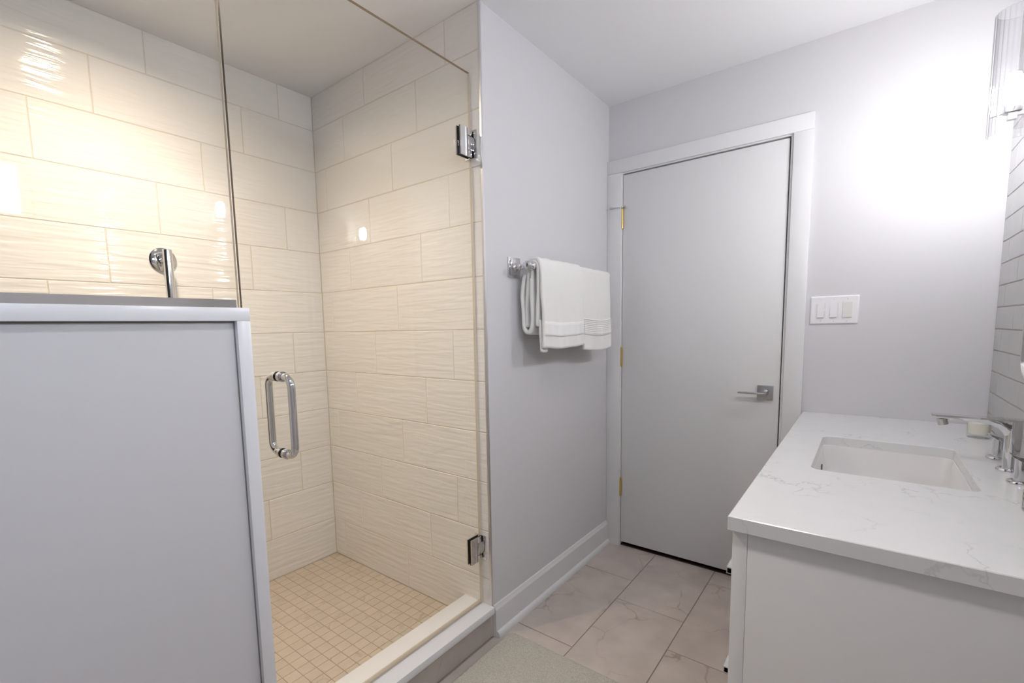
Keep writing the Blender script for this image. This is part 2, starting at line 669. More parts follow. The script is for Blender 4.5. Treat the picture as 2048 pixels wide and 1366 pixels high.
cells = []
ix = -20
for ix in range(-20, 10):
    for iy in range(-30, 15):
        x0, y0 = -1.5335 + PX * ix, 0.9405 + PY * iy
        a, b, c, d = max(x0, XS), min(x0 + PX, -1.285), max(y0, YSN), min(y0 + PY, YS)
        if b - a < 0.008 or d - c < 0.008: continue
        q = project(((a + b) / 2, (c + d) / 2, ZS))
        score = -1
        if q and 480 + (q[1] - 560) * 0.073 + 10 < q[0] < 2048 and q[1] < 1380:
            score = (b - a) * (d - c) / q[2] ** 2
        cells.append((score, a, b, c, d))
cells.sort(key=lambda t: -t[0])
rest = bmesh.new()
for i, (s, a, b, c, d) in enumerate(cells):
    a, b, c, d = a + gm / 2, b - gm / 2, c + gm / 2, d - gm / 2
    if s > 0 and i < 300:
        flat_tile('mosaic_tile', a, b, c, d, ZS, 0.003, 0.0008, MOSAIC, sf)
    else:
        bx(rest, a, b, c, d, ZS - 0.003, ZS)
o = obj('mosaic_tiles', rest, MOSAIC)
o['kind'] = 'stuff'
place(o, (0, 0, 0), sf)

# half wall under the fixed glass
hw = struct(box('wall_half', -1.288, -1.156, YSN, 0.487, 0.0, 1.300, PAINT))
box('end_cap', -1.300, -1.141, 0.485, 0.515, 0.141, 1.300, QUARTZW, hw, 0.0012)
box('top_cap', -1.300, -1.141, YSN, 0.515, 1.300, 1.3305, QUARTZW, hw, 0.0012)
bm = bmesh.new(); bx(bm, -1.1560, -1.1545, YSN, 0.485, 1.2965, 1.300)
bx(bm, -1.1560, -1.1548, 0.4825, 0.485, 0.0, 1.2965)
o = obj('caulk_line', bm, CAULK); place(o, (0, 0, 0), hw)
box('tiled_lining', -1.300, -1.288, YSN, 0.485, ZS, 1.300, PLASTER, hw)

# curb
curb = empty('shower_curb', (-1.22, 0.95, 0))
tag(curb, 'low shower curb with white stone top and greige tiled front, below the glass door', 'curb')
box('curb_body', -1.290, -1.164, 0.487, YS, 0.0, 0.1125, CURBT, curb)
box('stone_sill', -1.303, -1.141, 0.487, YS - 0.001, 0.1125, 0.1405, QUARTZW, curb, 0.0015)

# metal edge profile where the tile meets the painted wall
struct(box('trim_2', XL - 0.006, XL + 0.0025, YS - 0.002, YS + 0.007, 0.1405, CEILZ, ALU))

# ------------------------------------------------------------------ baseboard
bb = struct(empty('baseboard_left', (XL, 1.93, 0)))
bm = bmesh.new()
prism(bm, [(XL, 0), (XL + 0.013, 0), (XL + 0.013, 0.116), (XL + 0.008, 0.126), (XL + 0.005, 0.134), (XL, 0.136)], 'Y', 1.412, 2.469)
o = obj('board', bm, TRIMW); place(o, (0, 0, 0), bb)
bm = bmesh.new()
prism(bm, [(XL + 0.013, 0), (XL + 0.028, 0), (XL + 0.0275, 0.008), (XL + 0.024, 0.018), (XL + 0.019, 0.023), (XL + 0.013, 0.025)], 'Y', 1.416, 2.476)
o = obj('shoe_moulding', bm, TRIMW, smooth=True); place(o, (0, 0, 0), bb)

# ------------------------------------------------------------------ door + casing
cas = struct(empty('trim_1', (-0.69, YD, 0)))
box('side_casing', XL + 0.001, -1.078, 2.470, YD, 0, 2.084, TRIMW, cas, 0.0015)
box('side_casing', -0.2925, -0.2195, 2.470, YD, 0, 2.084, TRIMW, cas, 0.0015)
box('head_casing', XL + 0.001, -0.2195, 2.470, YD, 2.0845, 2.154, TRIMW, cas, 0.0015)
box('jamb', -1.0855, -1.0755, 2.480, YD + 0.12, 0, 2.0875, TRIMW, cas)
box('jamb', -0.3025, -0.2875, 2.4825, YD + 0.12, 0, 2.0875, TRIMW, cas)
box('head_jamb', -1.0755, -0.3025, 2.4825, YD + 0.12, 2.0785, 2.0875, TRIMW, cas)
box('door_stop', -1.0755, -1.062, 2.524, 2.534, 0, 2.0785, TRIMW, cas)
box('door_stop', -0.316, -0.3025, 2.524, 2.534, 0, 2.0785, TRIMW, cas)
box('door_stop', -1.062, -0.316, 2.524, 2.534, 2.065, 2.0785, TRIMW, cas)

door = struct(empty('door_1', (-0.69, 2.505, 0.02)))
box('door_slab', -1.0735, -0.3080, 2.487, 2.522, 0.024, 2.0725, DOORW, door, 0.0015)
for i, zc in enumerate((1.846, 1.097, 0.3505)):
    hg = empty('hinge'); place(hg, (-1.0745, 2.4805, zc - 0.051), door)
    bm = bmesh.new()
    for j in range(5):
        cyl(bm, (-1.0745, 2.4805, zc - 0.051 + j * 0.0204 + 0.0006), (-1.0745, 2.4805, zc - 0.051 + (j + 1) * 0.0204 - 0.0006), 0.0062, n=16)
    cyl(bm, (-1.0745, 2.4805, zc - 0.054), (-1.0745, 2.4805, zc + 0.054), 0.0042, n=12)
    lathe(bm, [(0, 0.0575), (0.004, 0.056), (0.0052, 0.053), (0.004, 0.050), (0, 0.050)], 'Z', (-1.0745, 2.4805, zc), 12)
    o = obj('knuckle', bm, BRASS, smooth=True); place(o, (0, 0, 0), hg)
    bm = bmesh.new()
    bx(bm, -1.0755, -1.0735, 2.4835, 2.520, zc - 0.051, zc + 0.051)
    o = obj('leaf', bm, BRASS); place(o, (0, 0, 0), hg)
    if i == 0:
        bm = bmesh.new()
        zs = zc + 0.0575
        lathe(bm, [(0.004, -0.004), (0.010, -0.004), (0.010, 0.004), (0.004, 0.004)], 'Z', (-1.0745, 2.4805, zs), 16, True)
        cyl(bm, (-1.080, 2.474, zs), (-1.118, 2.452, zs - 0.002), 0.0025, n=10)
        cyl(bm, (-1.068, 2.476, zs), (-1.062, 2.476, zs), 0.0045, n=10)
        o = obj('hinge_stop_arm', bm, SATIN, smooth=True); place(o, (0, 0, 0), hg)
        bm = bmesh.new()
        cyl(bm, (-1.116, 2.453, zs - 0.002), (-1.132, 2.444, zs - 0.003), 0.0055, n=12)
        cyl(bm, (-1.062, 2.476, zs), (-1.056, 2.476, zs), 0.006, n=12)
        o = obj('bumper_tip', bm, GROUTG, smooth=True); place(o, (0, 0, 0), hg)
dh = empty('door_handle'); place(dh, (-0.365, 2.487, 0.947), door)
box('rosette', -0.3975, -0.3315, 2.478, 2.487, 0.914, 0.980, SATIN, dh, 0.0012)
bm = bmesh.new()
lathe(bm, [(0.0, -0.052), (0.0105, -0.052), (0.0115, -0.050), (0.0115, -0.030), (0.0135, -0.024), (0.0145, 0.0), (0, 0)], 'Y', (-0.3645, 2.478, 0.947), 24)
o = obj('neck', bm, SATIN, smooth=True); place(o, (0, 0, 0), dh)
bm = bmesh.new()
bx(bm, -0.472, -0.356, 2.424, 2.446, 0.9425, 0.9505, 0.002)
o = obj('lever', bm, SATIN, smooth=True); place(o, (0, 0, 0), dh)
o = box('latch_plate', -0.3082, -0.3070, 2.4868, 2.51, 0.915, 0.975, SATIN, door)

# ------------------------------------------------------------------ shower glass
XG0, XG1 = -1.214, -1.204


def pane_mesh(name, y0, y1, z0, z1, parent, edge, edge_far=None):
    bm = bmesh.new()
    bx(bm, XG0, XG1, y0, y1, z0, z1)
    o = obj(name, bm, [GLASS, edge, edge_far or edge, EDGEM])
    for p in o.data.polygons:
        if p.normal.z > 0.5: p.material_index = 3
        elif p.normal.z < -0.5: p.material_index = 2
        elif p.normal.y < -0.5: p.material_index = 1
        elif p.normal.y > 0.5: p.material_index = 2
    place(o, (0, 0, 0), parent)
    return o


gp = empty('shower_glass_panel', (-1.209, 0.15, 1.3305))
tag(gp, 'tall fixed clear glass panel standing in a metal channel on the half wall', 'glass panel')
pane_mesh('pane', YSN + 0.002, 0.520, 1.333, 2.212, gp, EDGEL)
bm = bmesh.new()
bx(bm, -1.2215, -1.2155, YSN, 0.5105, 1.3305, 1.352)
bx(bm, -1.2025, -1.1965, YSN, 0.5105, 1.3305, 1.352)
bx(bm, -1.2155, -1.2025, YSN, 0.5105, 1.3305, 1.3325)
o = obj('metal_channel', bm, simple('channel_steel', (0.62, 0.62, 0.63), 0.16, metal=1.0)); place(o, (0, 0, 0), gp)

sd = empty('shower_door', (-1.209, 0.96, 0.15))
tag(sd, 'hinged clear frameless glass shower door with a chrome pull handle', 'shower door')
pane_mesh('pane', 0.5265, 1.3935, 0.1505, 2.210, sd, EDGE, EDGEL)
box('bottom_sweep', -1.2155, -1.2025, 0.528, 1.393, 0.1415, 0.1535, clear_glass('sweep_plastic', (0.95, 0.93, 0.90), 0.12, 0.6), sd)
# pull handle, a closed loop through the glass
hd = empty('pull_handle'); place(hd, (-1.209, 0.6085, 1.055), sd)
HY, HZ0, HZ1, HR = 0.6085, 0.951, 1.157, 0.0098


def d_bar(xs, xo):
    pts = [(xs, HY, HZ1)]
    sg = 1 if xo > xs else -1
    rb = 0.028
    for i in range(9):
        t = PI / 2 * i / 8
        pts.append((xo - sg * rb + sg * rb * math.sin(t), HY, HZ1 - rb + rb * math.cos(t)))
    for i in range(9):
        t = PI / 2 * i / 8
        pts.append((xo - sg * rb + sg * rb * math.cos(t), HY, HZ0 + rb - rb * math.sin(t)))
    pts.append((xs, HY, HZ0))
    return pts


bm = bmesh.new(); tube(bm, d_bar(XG1 + 0.004, -1.150), HR, 18)
o = obj('outer_bar', bm, CHROME, smooth='all'); place(o, (0, 0, 0), hd)
bm = bmesh.new(); tube(bm, d_bar(XG0 - 0.004, -1.268), HR, 18)
o = obj('inner_bar', bm, CHROME, smooth='all'); place(o, (0, 0, 0), hd)
for zz in (HZ0, HZ1):
    for xa, xb in ((XG1 + 0.0015, XG1 + 0.014), (XG0 - 0.0015, XG0 - 0.014)):
        bm = bmesh.new(); cyl(bm, (xa, HY, zz), (xb, HY, zz), 0.0135, n=28)
        o = obj('collar', bm, CHROME, smooth=True); place(o, (0, 0, 0), hd)
        xe = XG1 if xa > XG1 else XG0
        bm = bmesh.new(); cyl(bm, (xe, HY, zz), (xa, HY, zz), 0.0135, n=28)
        o = obj('gasket', bm, BLACK, smooth=True); place(o, (0, 0, 0), hd)
# hinges: wall plate + glass clamp plates with a stepped centre knuckle
for zc in (1.957, 0.381):
    hg = empty('glass_hinge'); place(hg, (-1.209, 1.39, zc), sd)
    H2 = 0.0505
    # outer clamp plate with the notch for the knuckle (glass side)
    notch = [(1.330, zc - H2), (1.389, zc - H2), (1.389, zc - 0.026), (1.368, zc - 0.026), (1.368, zc + 0.026), (1.389, zc + 0.026), (1.389, zc + H2), (1.330, zc + H2)]
    bm = bmesh.new(); prism(bm, notch, 'X', XG1 + 0.002, XG1 + 0.008)
    o = obj('clamp_plate', bm, CHROME); place(o, (0, 0, 0), hg)
    bm = bmesh.new(); prism(bm, notch, 'X', XG0 - 0.008, XG0 - 0.002)
    o = obj('clamp_plate', bm, CHROME); place(o, (0, 0, 0), hg)
    bm = bmesh.new()
    bx(bm, XG1, XG1 + 0.002, 1.3285, 1.3905, zc - H2 - 0.001, zc + H2 + 0.001)
    bx(bm, XG0 - 0.002, XG0, 1.3285, 1.3905, zc - H2 - 0.001, zc + H2 + 0.001)
    bx(bm, XG0 + 0.001, XG1 - 0.001, 1.3940, 1.3965, zc - H2, zc + H2)
    o = obj('gasket', bm, BLACK); place(o, (0, 0, 0), hg)
    bm = bmesh.new(); bx(bm, XG0 - 0.007, XG1 + 0.007, 1.3695, 1.3965, zc - 0.0245, zc + 0.0245, 0.0008)
    o = obj('knuckle', bm, CHROME, smooth=True); place(o, (0, 0, 0), hg)
    bm = bmesh.new(); bx(bm, -1.238, -1.180, 1.3965, 1.4008, zc - H2, zc + H2, 0.0008)
    o = obj('wall_plate', bm, CHROME, smooth=True); place(o, (0, 0, 0), hg)
    for sx in (-1.188, -1.230):
        for dz in (-0.036, 0.036):
            bm = bmesh.new(); lathe(bm, [(0, -0.002), (0.003, -0.002), (0.0045, -0.0008), (0.0045, 0), (0, 0)], 'Y', (sx, 1.3965, zc + dz), 14)
            o = obj('screw', bm, SATIN, smooth=True); place(o, (0, 0, 0), hg)

# ------------------------------------------------------------------ hand-shower arm on the long wall
sa = empty('shower_fixture', (XS, 0.695, 1.572))
tag(sa, 'chrome shower fixture with round wall flange and a tube pointing down behind the half wall', 'shower fixture')
bm = bmesh.new()
lathe(bm, [(0, 0.012), (0.028, 0.012), (0.044, 0.009), (0.048, 0.005), (0.048, 0.0), (0, 0.0)], 'X', (XS, 0.695, 1.572), 40)
o = obj('wall_flange', bm, CHROME, smooth=True); place(o, (0, 0, 0), sa)
bm = bmesh.new()
lathe(bm, [(0.016, 0.010), (0.024, 0.010), (0.024, 0.020), (0.020, 0.024), (0.016, 0.024), (0.016, 0.055), (0, 0.055)], 'X', (XS, 0.695, 1.572), 32)
o = obj('neck', bm, CHROME, smooth=True); place(o, (0, 0, 0), sa)
bm = bmesh.new()
lathe(bm, [(0, 0.040), (0.015, 0.040), (0.0165, 0.038), (0.0165, -0.30), (0.019, -0.34), (0.0165, -0.42), (0, -0.42)], 'Z', (XS + 0.068, 0.692, 1.566), 28)
o = obj('tube', bm, CHROME, smooth=True); place(o, (0, 0, 0), sa)

# ------------------------------------------------------------------ recessed lights


def recessed(x, y, r, mat, label, name='recessed_light', spot=None):
    t = empty(name, (x, y, CEILZ))
    tag(t, label, 'ceiling light')
    bm = bmesh.new()
    lathe(bm, [(r, 0.0), (r + 0.018, 0.0), (r + 0.018, -0.004), (r + 0.008, -0.022), (r, -0.022)], 'Z', (x, y, CEILZ), 40, True)
    o = obj('trim_ring', bm, TRIMW, smooth=True); place(o, (0, 0, 0), t)
    bm = bmesh.new()
    lathe(bm, [(0, -0.0005), (r - 0.001, -0.0005), (r - 0.001, -0.003), (0, -0.003)], 'Z', (x, y, CEILZ), 40)
    o = obj('lens', bm, mat, smooth=True); place(o, (0, 0, 0), t)
    if spot:
        power, col, cone = spot
        ld = bpy.data.lights.new('lamp_beam', 'SPOT')
        ld.energy = power; ld.color = col
        ld.spot_size = math.radians(cone); ld.spot_blend = 1.0
        ld.shadow_soft_size = r * 0.8
        lo = bpy.data.objects.new('lamp_beam', ld); C.objects.link(lo)
        place(lo, (x, y, CEILZ - 0.008), t)
    return t


recessed(-1.705, 0.49, 0.058, CANW, 'warm recessed downlight in the shower ceiling', spot=(SHOWER_SPOT, SHOWER_COL, 132))
recessed(-0.30, 0.42, 0.075, ROOM_FILL_MAT, 'added unseen white ceiling downlight that brightens the room')  # added lamp out of view, lifts the room's ambient light

# ------------------------------------------------------------------ towel bar + towels
BXR, BZ = -1.068, 1.5165
tb = empty('towel_bar', (XL, 1.90, 1.516))
tag(tb, 'chrome towel bar with square stepped wall plates on the grey wall', 'towel bar')
for yc in (1.586, 2.272):
    st = empty('post'); place(st, (XL, yc, 1.516), tb)
    box('wall_plate', XL, XL + 0.008, yc - 0.040, yc + 0.040, 1.476, 1.556, CHROME, st, 0.001)
    box('plate_step', XL + 0.008, XL + 0.014, yc - 0.032, yc + 0.032, 1.484, 1.548, CHROME, st, 0.0015)
    bm = bmesh.new()
    lathe(bm, [(0.018, 0.014), (0.014, 0.018), (0.010, 0.024), (0.009, 0.030), (0.013, 0.034), (0.013, 0.040), (0.010, 0.044), (0.009, 0.060), (0.0115, 0.066), (0.0125, 0.076), (0.0125, 0.104), (0.009, 0.108), (0, 0.109)] if yc < 2 else [(0.018, 0.014), (0.014, 0.018), (0.010, 0.024), (0.008, 0.030), (0.008, 0.090), (0, 0.090)], 'X', (XL, yc, 1.516), 28)
    o = obj('neck', bm, CHROME, smooth=True); place(o, (0, 0, 0), st)
bm = bmesh.new()
lathe(bm, [(0, 1.546), (0.010, 1.5465), (0.0155, 1.552), (0.0165, 1.560), (0.0125, 1.566), (0.0150, 1.584), (0.0180, 1.587), (0.0180, 1.594), (0.011, 1.597), (0.0082, 1.600), (0.0082, 2.266), (0.0082, 2.275), (0, 2.279)], 'Y', (BXR, 0, BZ), 28)
o = obj('rail', bm, CHROME, smooth=True); place(o, (0, 0, 0), tb)


def smooth_poly(pts, n):
    """Catmull-Rom resample"""
    P = [Vector((p[0], p[1])) for p in pts]
    P = [P[0] * 2 - P[1]] + P + [P[-1] * 2 - P[-2]]
    out = []
    segs = len(P) - 3
    for s in range(segs):
        a, b, c, d = P[s:s + 4]
        m_ = n
        for i in range(m_):
            t = i / m_
            out.append(0.5 * ((2 * b) + (c - a) * t + (2 * a - 5 * b + 4 * c - d) * t * t + (3 * b - a - 3 * c + d) * t ** 3))
    out.append(P[-2])
    return out


def sheet(profile, y0, y1, th, ny=26, nseg=7, amp=0.004, seed=0, lean=None, rng=None, extra=0.0):
    """thick soft cloth: a profile in x-z carried along y, with gentle folds"""
    pr = smooth_poly(profile, nseg)
    n = len(pr)
    i0, i1 = (0, n - 1) if rng is None else rng
    bm = bmesh.new()
    def point(i, j, side):
        p = pr[i]
        t = (pr[min(i + 1, n - 1)] - pr[max(i - 1, 0)]).normalized()
        nr = Vector((-t.y, t.x))
        v = j / ny
        y = y0 + (y1 - y0) * v
        z = p.y
        hang = max(0.0, min(1.0, (1.52 - z) / 0.3))
        yy = y + (lean(z, v) if lean else 0.0)
        nz, nz2 = noise.noise(Vector((y * 11 + seed, z * 4.0, seed * 1.7))), noise.noise(Vector((y * 30 + seed, z * 11.0, seed * 2.3 + 5)))
        disp = amp * hang * nz + amp * 0.35 * nz2
        # soften the two selvedge edges
        e = min(v, 1 - v) * abs(y1 - y0)
        rr = th / 2
        k = 1.0 if e > rr else math.sqrt(max(0.05, 1 - (1 - e / rr) ** 2))
        off = (side * (rr * k + extra)) + disp
        wob = 0.007 * hang * noise.noise(Vector((z * 11, seed * 3.1, v * 1.2)))
        sag = 0.008 * hang * noise.noise(Vector((y * 9 + seed * 4.0, 0.3, seed))) - 0.006 * hang * math.sin(PI * v)
        return (p.x + nr.x * off, yy + wob, z + nr.y * off + sag)
    # dense ends so that edges round off
    js = [0, 0.12, 0.3, 0.6] + list(range(1, ny)) + [ny - 0.6, ny - 0.3, ny - 0.12, ny]
    G = {}
    for i in range(i0, i1 + 1):
        for a, j in enumerate(js):
            for s in (1, -1):
                G[i, a, s] = bm.verts.new(point(i, j, s))
    m_ = len(js)
    for i in range(i0, i1):
        for a in range(m_ - 1):
            for s in (1, -1):
                bm.faces.new((G[i, a, s], G[i + 1, a, s], G[i + 1, a + 1, s], G[i, a + 1, s]))
        for a in (0, m_ - 1):
            bm.faces.new((G[i, a, 1], G[i + 1, a, 1], G[i + 1, a, -1], G[i, a, -1]))
    for i in (i0, i1):
        for a in range(m_ - 1):
            bm.faces.new((G[i, a, 1], G[i, a + 1, 1], G[i, a + 1, -1], G[i, a, -1]))
    return bm, pr


def towel(name, label, y0, y1, front_z, back_z, xf, seed, layers, band, lean, lift=0.0335):
    t = empty(name, (BXR, (y0 + y1) / 2, front_z))
    tag(t, label, 'towel', 'white towels hung on the chrome bar')
    top = BZ + lift
    pf = [(xf, front_z), (xf - 0.001, front_z + 0.07), (xf - 0.004, front_z + 0.16), (xf - 0.006, front_z + 0.25), (xf - 0.010, BZ - 0.012), (BXR + 0.017, top - 0.0125), (BXR, top - 0.006), (BXR - 0.018, top - 0.0125), (BXR - 0.027, BZ - 0.015), (BXR - 0.034, 1.42), (BXR - 0.038, 1.34), (BXR - 0.038, back_z)]
    bm, pr = sheet(pf, y0, y1, 0.017, seed=seed, amp=0.009, lean=lean)
    o = obj('outer_fold', bm, TERRY, smooth='all'); place(o, (0, 0, 0), t)
    for (prof, a, b, th, sd_) in layers:
        bm, _ = sheet(prof, a, b, th, seed=sd_, amp=0.004, lean=None)
        o = obj('inner_fold', bm, TERRY, smooth='all'); place(o, (0, 0, 0), t)
    # woven border bands on the front face, each standing slightly proud
    for (za, zb) in band:
        i0 = min(range(len(pr) // 2), key=lambda i: abs(pr[i].y - za))
        i1 = min(range(len(pr) // 2), key=lambda i: abs(pr[i].y - zb))
        bm, _ = sheet(pf, y0 + 0.001, y1 - 0.001, 0.017, nseg=7, seed=seed, amp=0.009, lean=lean, rng=(i0, max(i1, i0 + 1)), extra=0.0012)
        o = obj('woven_band', bm, BAND, smooth='all'); place(o, (0, 0, 0), t)
    return t


leanA = lambda z, v: 0.0
lay = [
    ([(-1.056, 1.272), (-1.055, 1.34), (-1.052, 1.43), (-1.052, BZ - 0.006), (-1.060, BZ + 0.014), (BXR, BZ + 0.018), (-1.077, BZ + 0.013), (-1.081, BZ - 0.03), (-1.083, 1.36)], 1.603, 1.945, 0.015, 21),
    ([(-1.082, 1.470), (-1.083, 1.40), (-1.080, 1.32), (-1.083, 1.272), (-1.095, 1.252), (-1.112, 1.256), (-1.122, 1.280), (-1.124, 1.34), (-1.128, 1.41), (-1.120, 1.465), (-1.110, 1.485)], 1.600, 1.945, 0.017, 33),
    ([(-1.040, 1.172), (-1.043, 1.22), (-1.046, 1.30)], 1.606, 1.655, 0.012, 41),
]
towel('hand_towel', 'folded white towel with a plain woven band, nearest the shower on the chrome bar', 1.604, 1.953, 1.186, 1.27, -1.029, 3, lay, [(1.238, 1.288)], leanA)
layB = [
    ([(-1.078, 1.19), (-1.080, 1.30), (-1.084, 1.40), (-1.086, 1.47)], 1.965, 2.255, 0.015, 57),
]
ribs = [(1.2445 + i * 0.0085, 1.2485 + i * 0.0085) for i in range(7)]
tB = towel('hand_towel', 'folded white towel with a ribbed woven border, nearest the white door', 1.958, 2.262, 1.160, 1.25, -1.041, 11, layB, [(1.235, 1.312)], leanA, 0.0255)
# raised cords of the ribbed border
for i in range(8):
    zz = 1.243 + i * 0.0085
    bm = bmesh.new()
    pts = []
    for j in range(27):
        y = 1.961 + (2.259 - 1.961) * j / 26
        nz, nz2 = noise.noise(Vector((y * 11 + 11, zz * 4.0, 11 * 1.7))), noise.noise(Vector((y * 30 + 11, zz * 11.0, 11 * 2.3 + 5)))
        hang = min(1.0, (1.52 - zz) / 0.3)
        v_ = (y - 1.958) / (2.262 - 1.958)
        sag = 0.008 * hang * noise.noise(Vector((y * 9 + 44.0, 0.3, 11))) - 0.006 * hang * math.sin(PI * v_)
        d = 0.009 * hang * nz + 0.009 * 0.35 * nz2
        pts.append((-1.0425 + 0.0085 + 0.0014 - d, y, zz + sag))
    tube(bm, pts, 0.0016, 6)
    o = obj('border_cord', bm, BAND, smooth='all'); place(o, (0, 0, 0), tB)

# ------------------------------------------------------------------ bath mat
rx0, rx1, ry0, ry1 = -1.118, -0.545, 0.56, 1.474
NX, NY = 170, 270
vs, fs = [], []
cr = 0.035
for j in range(NY + 1):
    for i in range(NX + 1):
        u, v = i / NX, j / NY
        x, y = rx0 + (rx1 - rx0) * u, ry0 + (ry1 - ry0) * v
        ex = min(u, 1 - u) * (rx1 - rx0); ey = min(v, 1 - v) * (ry1 - ry0)
        # rounded corners
        if ex < cr and ey < cr:
            cx_ = rx0 + cr if u < .5 else rx1 - cr
            cy_ = ry0 + cr if v < .5 else ry1 - cr
            dx, dy = x - cx_, y - cy_
            L = max(abs(dx), abs(dy)); d = math.hypot(dx, dy)
            if d > 1e-6:
                x, y = cx_ + dx / d * L, cy_ + dy / d * L
        e = min(ex, ey)
        edge = min(1.0, e / 0.012)
        h = 0.011 * math.sqrt(edge) if edge > 0 else 0
        h += edge * (random.random() * 0.0045)
        vs.append((x - rx0 - (rx1 - rx0) / 2 + (random.random() - .5) * 0.0016 * edge, y - ry0 - (ry1 - ry0) / 2 + (random.random() - .5) * 0.0016 * edge, 0.001 + h))
for j in range(NY):
    for i in range(NX):
        a = j * (NX + 1) + i
        fs.append((a, a + 1, a + NX + 2, a + NX + 1))
me = bpy.data.meshes.new('bath_mat')
me.from_pydata(vs, [], fs)
me.materials.append(RUG)
for p in me.polygons: p.use_smooth = True
o = link('bath_mat', me)
o.location = ((rx0 + rx1) / 2, (ry0 + ry1) / 2, 0)
tag(o, 'sage beige short pile bath mat on the floor in front of the shower', 'bath mat')

# ------------------------------------------------------------------ vanity
CX0, CY0 = -0.2125, 1.040
vc = empty('vanity_cabinet', (0.08, 1.77, 0))
tag(vc, 'white vanity cabinet with drawer fronts under the quartz countertop', 'cabinet')
box('side_panel', -0.176, XR - 0.002, 1.055, 1.074, 0.10, 0.841, CABW, vc, 0.0008)
box('carcass', -0.176, XR - 0.002, 1.0742, YD - 0.002, 0.10, 0.640, CABW, vc)
box('back_rail', 0.30, XR - 0.002, 1.0742, YD - 0.002, 0.640, 0.841, CABW, vc)
box('face_rail', -0.176, -0.158, 1.0742, YD - 0.002, 0.640, 0.841, CABW, vc)
box('toe_kick', -0.12, XR - 0.002, 1.07, YD - 0.002, 0.0, 0.10, CABW, vc)
ff = empty('face_frame'); place(ff, (-0.19, 1.77, 0.10), vc)
ys_ = [(1.055, 1.098), (1.513, 1.551), (1.991, 2.029), (2.445, 2.486)]
for a, b in ys_:
    box('stile', -0.205, -0.1765, a, b, 0.10, 0.841, CABW, ff, 0.0008)
for a, b in zip(ys_[:-1], ys_[1:]):
    for z0, z1 in ((0.10, 0.135), (0.376, 0.396), (0.622, 0.642), (0.815, 0.841)):
        box('rail', -0.2045, -0.1765, a[1], b[0], z0, z1, CABW, ff)
for a, b in [(p[1] + 0.002, q[0] - 0.002) for p, q in zip(ys_[:-1], ys_[1:])]:
    for z0, z1 in ((0.644, 0.813), (0.398, 0.620), (0.137, 0.374)):
        d = box('drawer_front', -0.2047, -0.1775, a, b, z0, z1, CABW, vc, 0.001)
        ym = (a + b) / 2
        pz = {0.644: 0.709, 0.398: 0.464, 0.137: 0.23}[z0]
        ph = 0.178
        bm = bmesh.new()
        # hollow square-section bar with two short legs
        for (x0, x1, za, zb) in ((-0.2295, -0.2175, pz + 0.0055, pz + 0.0075), (-0.2295, -0.2175, pz - 0.0075, pz - 0.0055), (-0.2295, -0.2275, pz - 0.0055, pz + 0.0055), (-0.2195, -0.2175, pz - 0.0055, pz + 0.0055)):
            bx(bm, x0, x1, ym - ph, ym + ph, za, zb)
        for yy in (ym - 0.13, ym + 0.13):
            bx(bm, -0.2175, -0.205, yy - 0.005, yy + 0.005, pz - 0.005, pz + 0.005)
        o = obj('bar_pull', bm, CHROME); place(o, (0, 0, 0), d)

# countertop with an undermount cut-out
SX0, SX1, SY0, SY1 = -0.106, 0.227, 1.514, 1.985
bm = bmesh.new()
CX1, CY1 = XR - 0.001, YD - 0.001
ct = [(x, y) for x, y in rrect(SX0, SX1, SY0, SY1, 0.028, 7)]
# outer outline matched point by point: project each hole vertex on the slab outline
def outer_pts():
    out = []
    hx, hy = (SX0 + SX1) / 2, (SY0 + SY1) / 2
    n = len(ct)
    for i, (x, y) in enumerate(ct):
        q = i * 4 // n
        s = i % (n // 4)
        m = n // 4 - 1
        cxn = {0: (CX1, CY1), 1: (CX0, CY1), 2: (CX0, CY0), 3: (CX1, CY0)}[q]
        if s == m // 2 + 0: out.append(cxn)
        elif s < m // 2:
            out.append({0: (CX1, y), 1: (x, CY1), 2: (CX0, y), 3: (x, CY0)}[q])
        else:
            out.append({0: (x, CY1), 1: (CX0, y), 2: (x, CY0), 3: (CX1, y)}[q])
    return out
op = outer_pts()
Z0, Z1, cb_ = 0.842, 0.872, 0.0016
rings = []
def ring(pts, z, inset=0.0, hole=False):
    r_ = []
    hx, hy = (CX0 + CX1) / 2, (CY0 + CY1) / 2
    for x, y in pts:
        if inset and not hole:
            x += inset if abs(x - CX0) < 1e-6 else (-inset if abs(x - CX1) < 1e-6 else 0)
            y += inset if abs(y - CY0) < 1e-6 else (-inset if abs(y - CY1) < 1e-6 else 0)
        r_.append(bm.verts.new((x, y, z)))
    return r_
hx, hy = (SX0 + SX1) / 2, (SY0 + SY1) / 2
hole_out = [(x + (0.0012 if x > hx else -0.0012), y + (0.0012 if y > hy else -0.0012)) for x, y in ct]
Rg = [ring(ct, Z0), ring(ct, Z1 - cb_), ring(hole_out, Z1), ring(op, Z1, cb_), ring(op, Z1 - cb_), ring(op, Z0)]
for A, B in zip(Rg[:-1], Rg[1:]): bridge(bm, A, B)
bridge(bm, Rg[-1], Rg[0])
o = obj('countertop', bm, QUARTZ, smooth=True)
tag(o, 'white quartz countertop with faint grey veins and a rectangular sink cut-out', 'countertop')

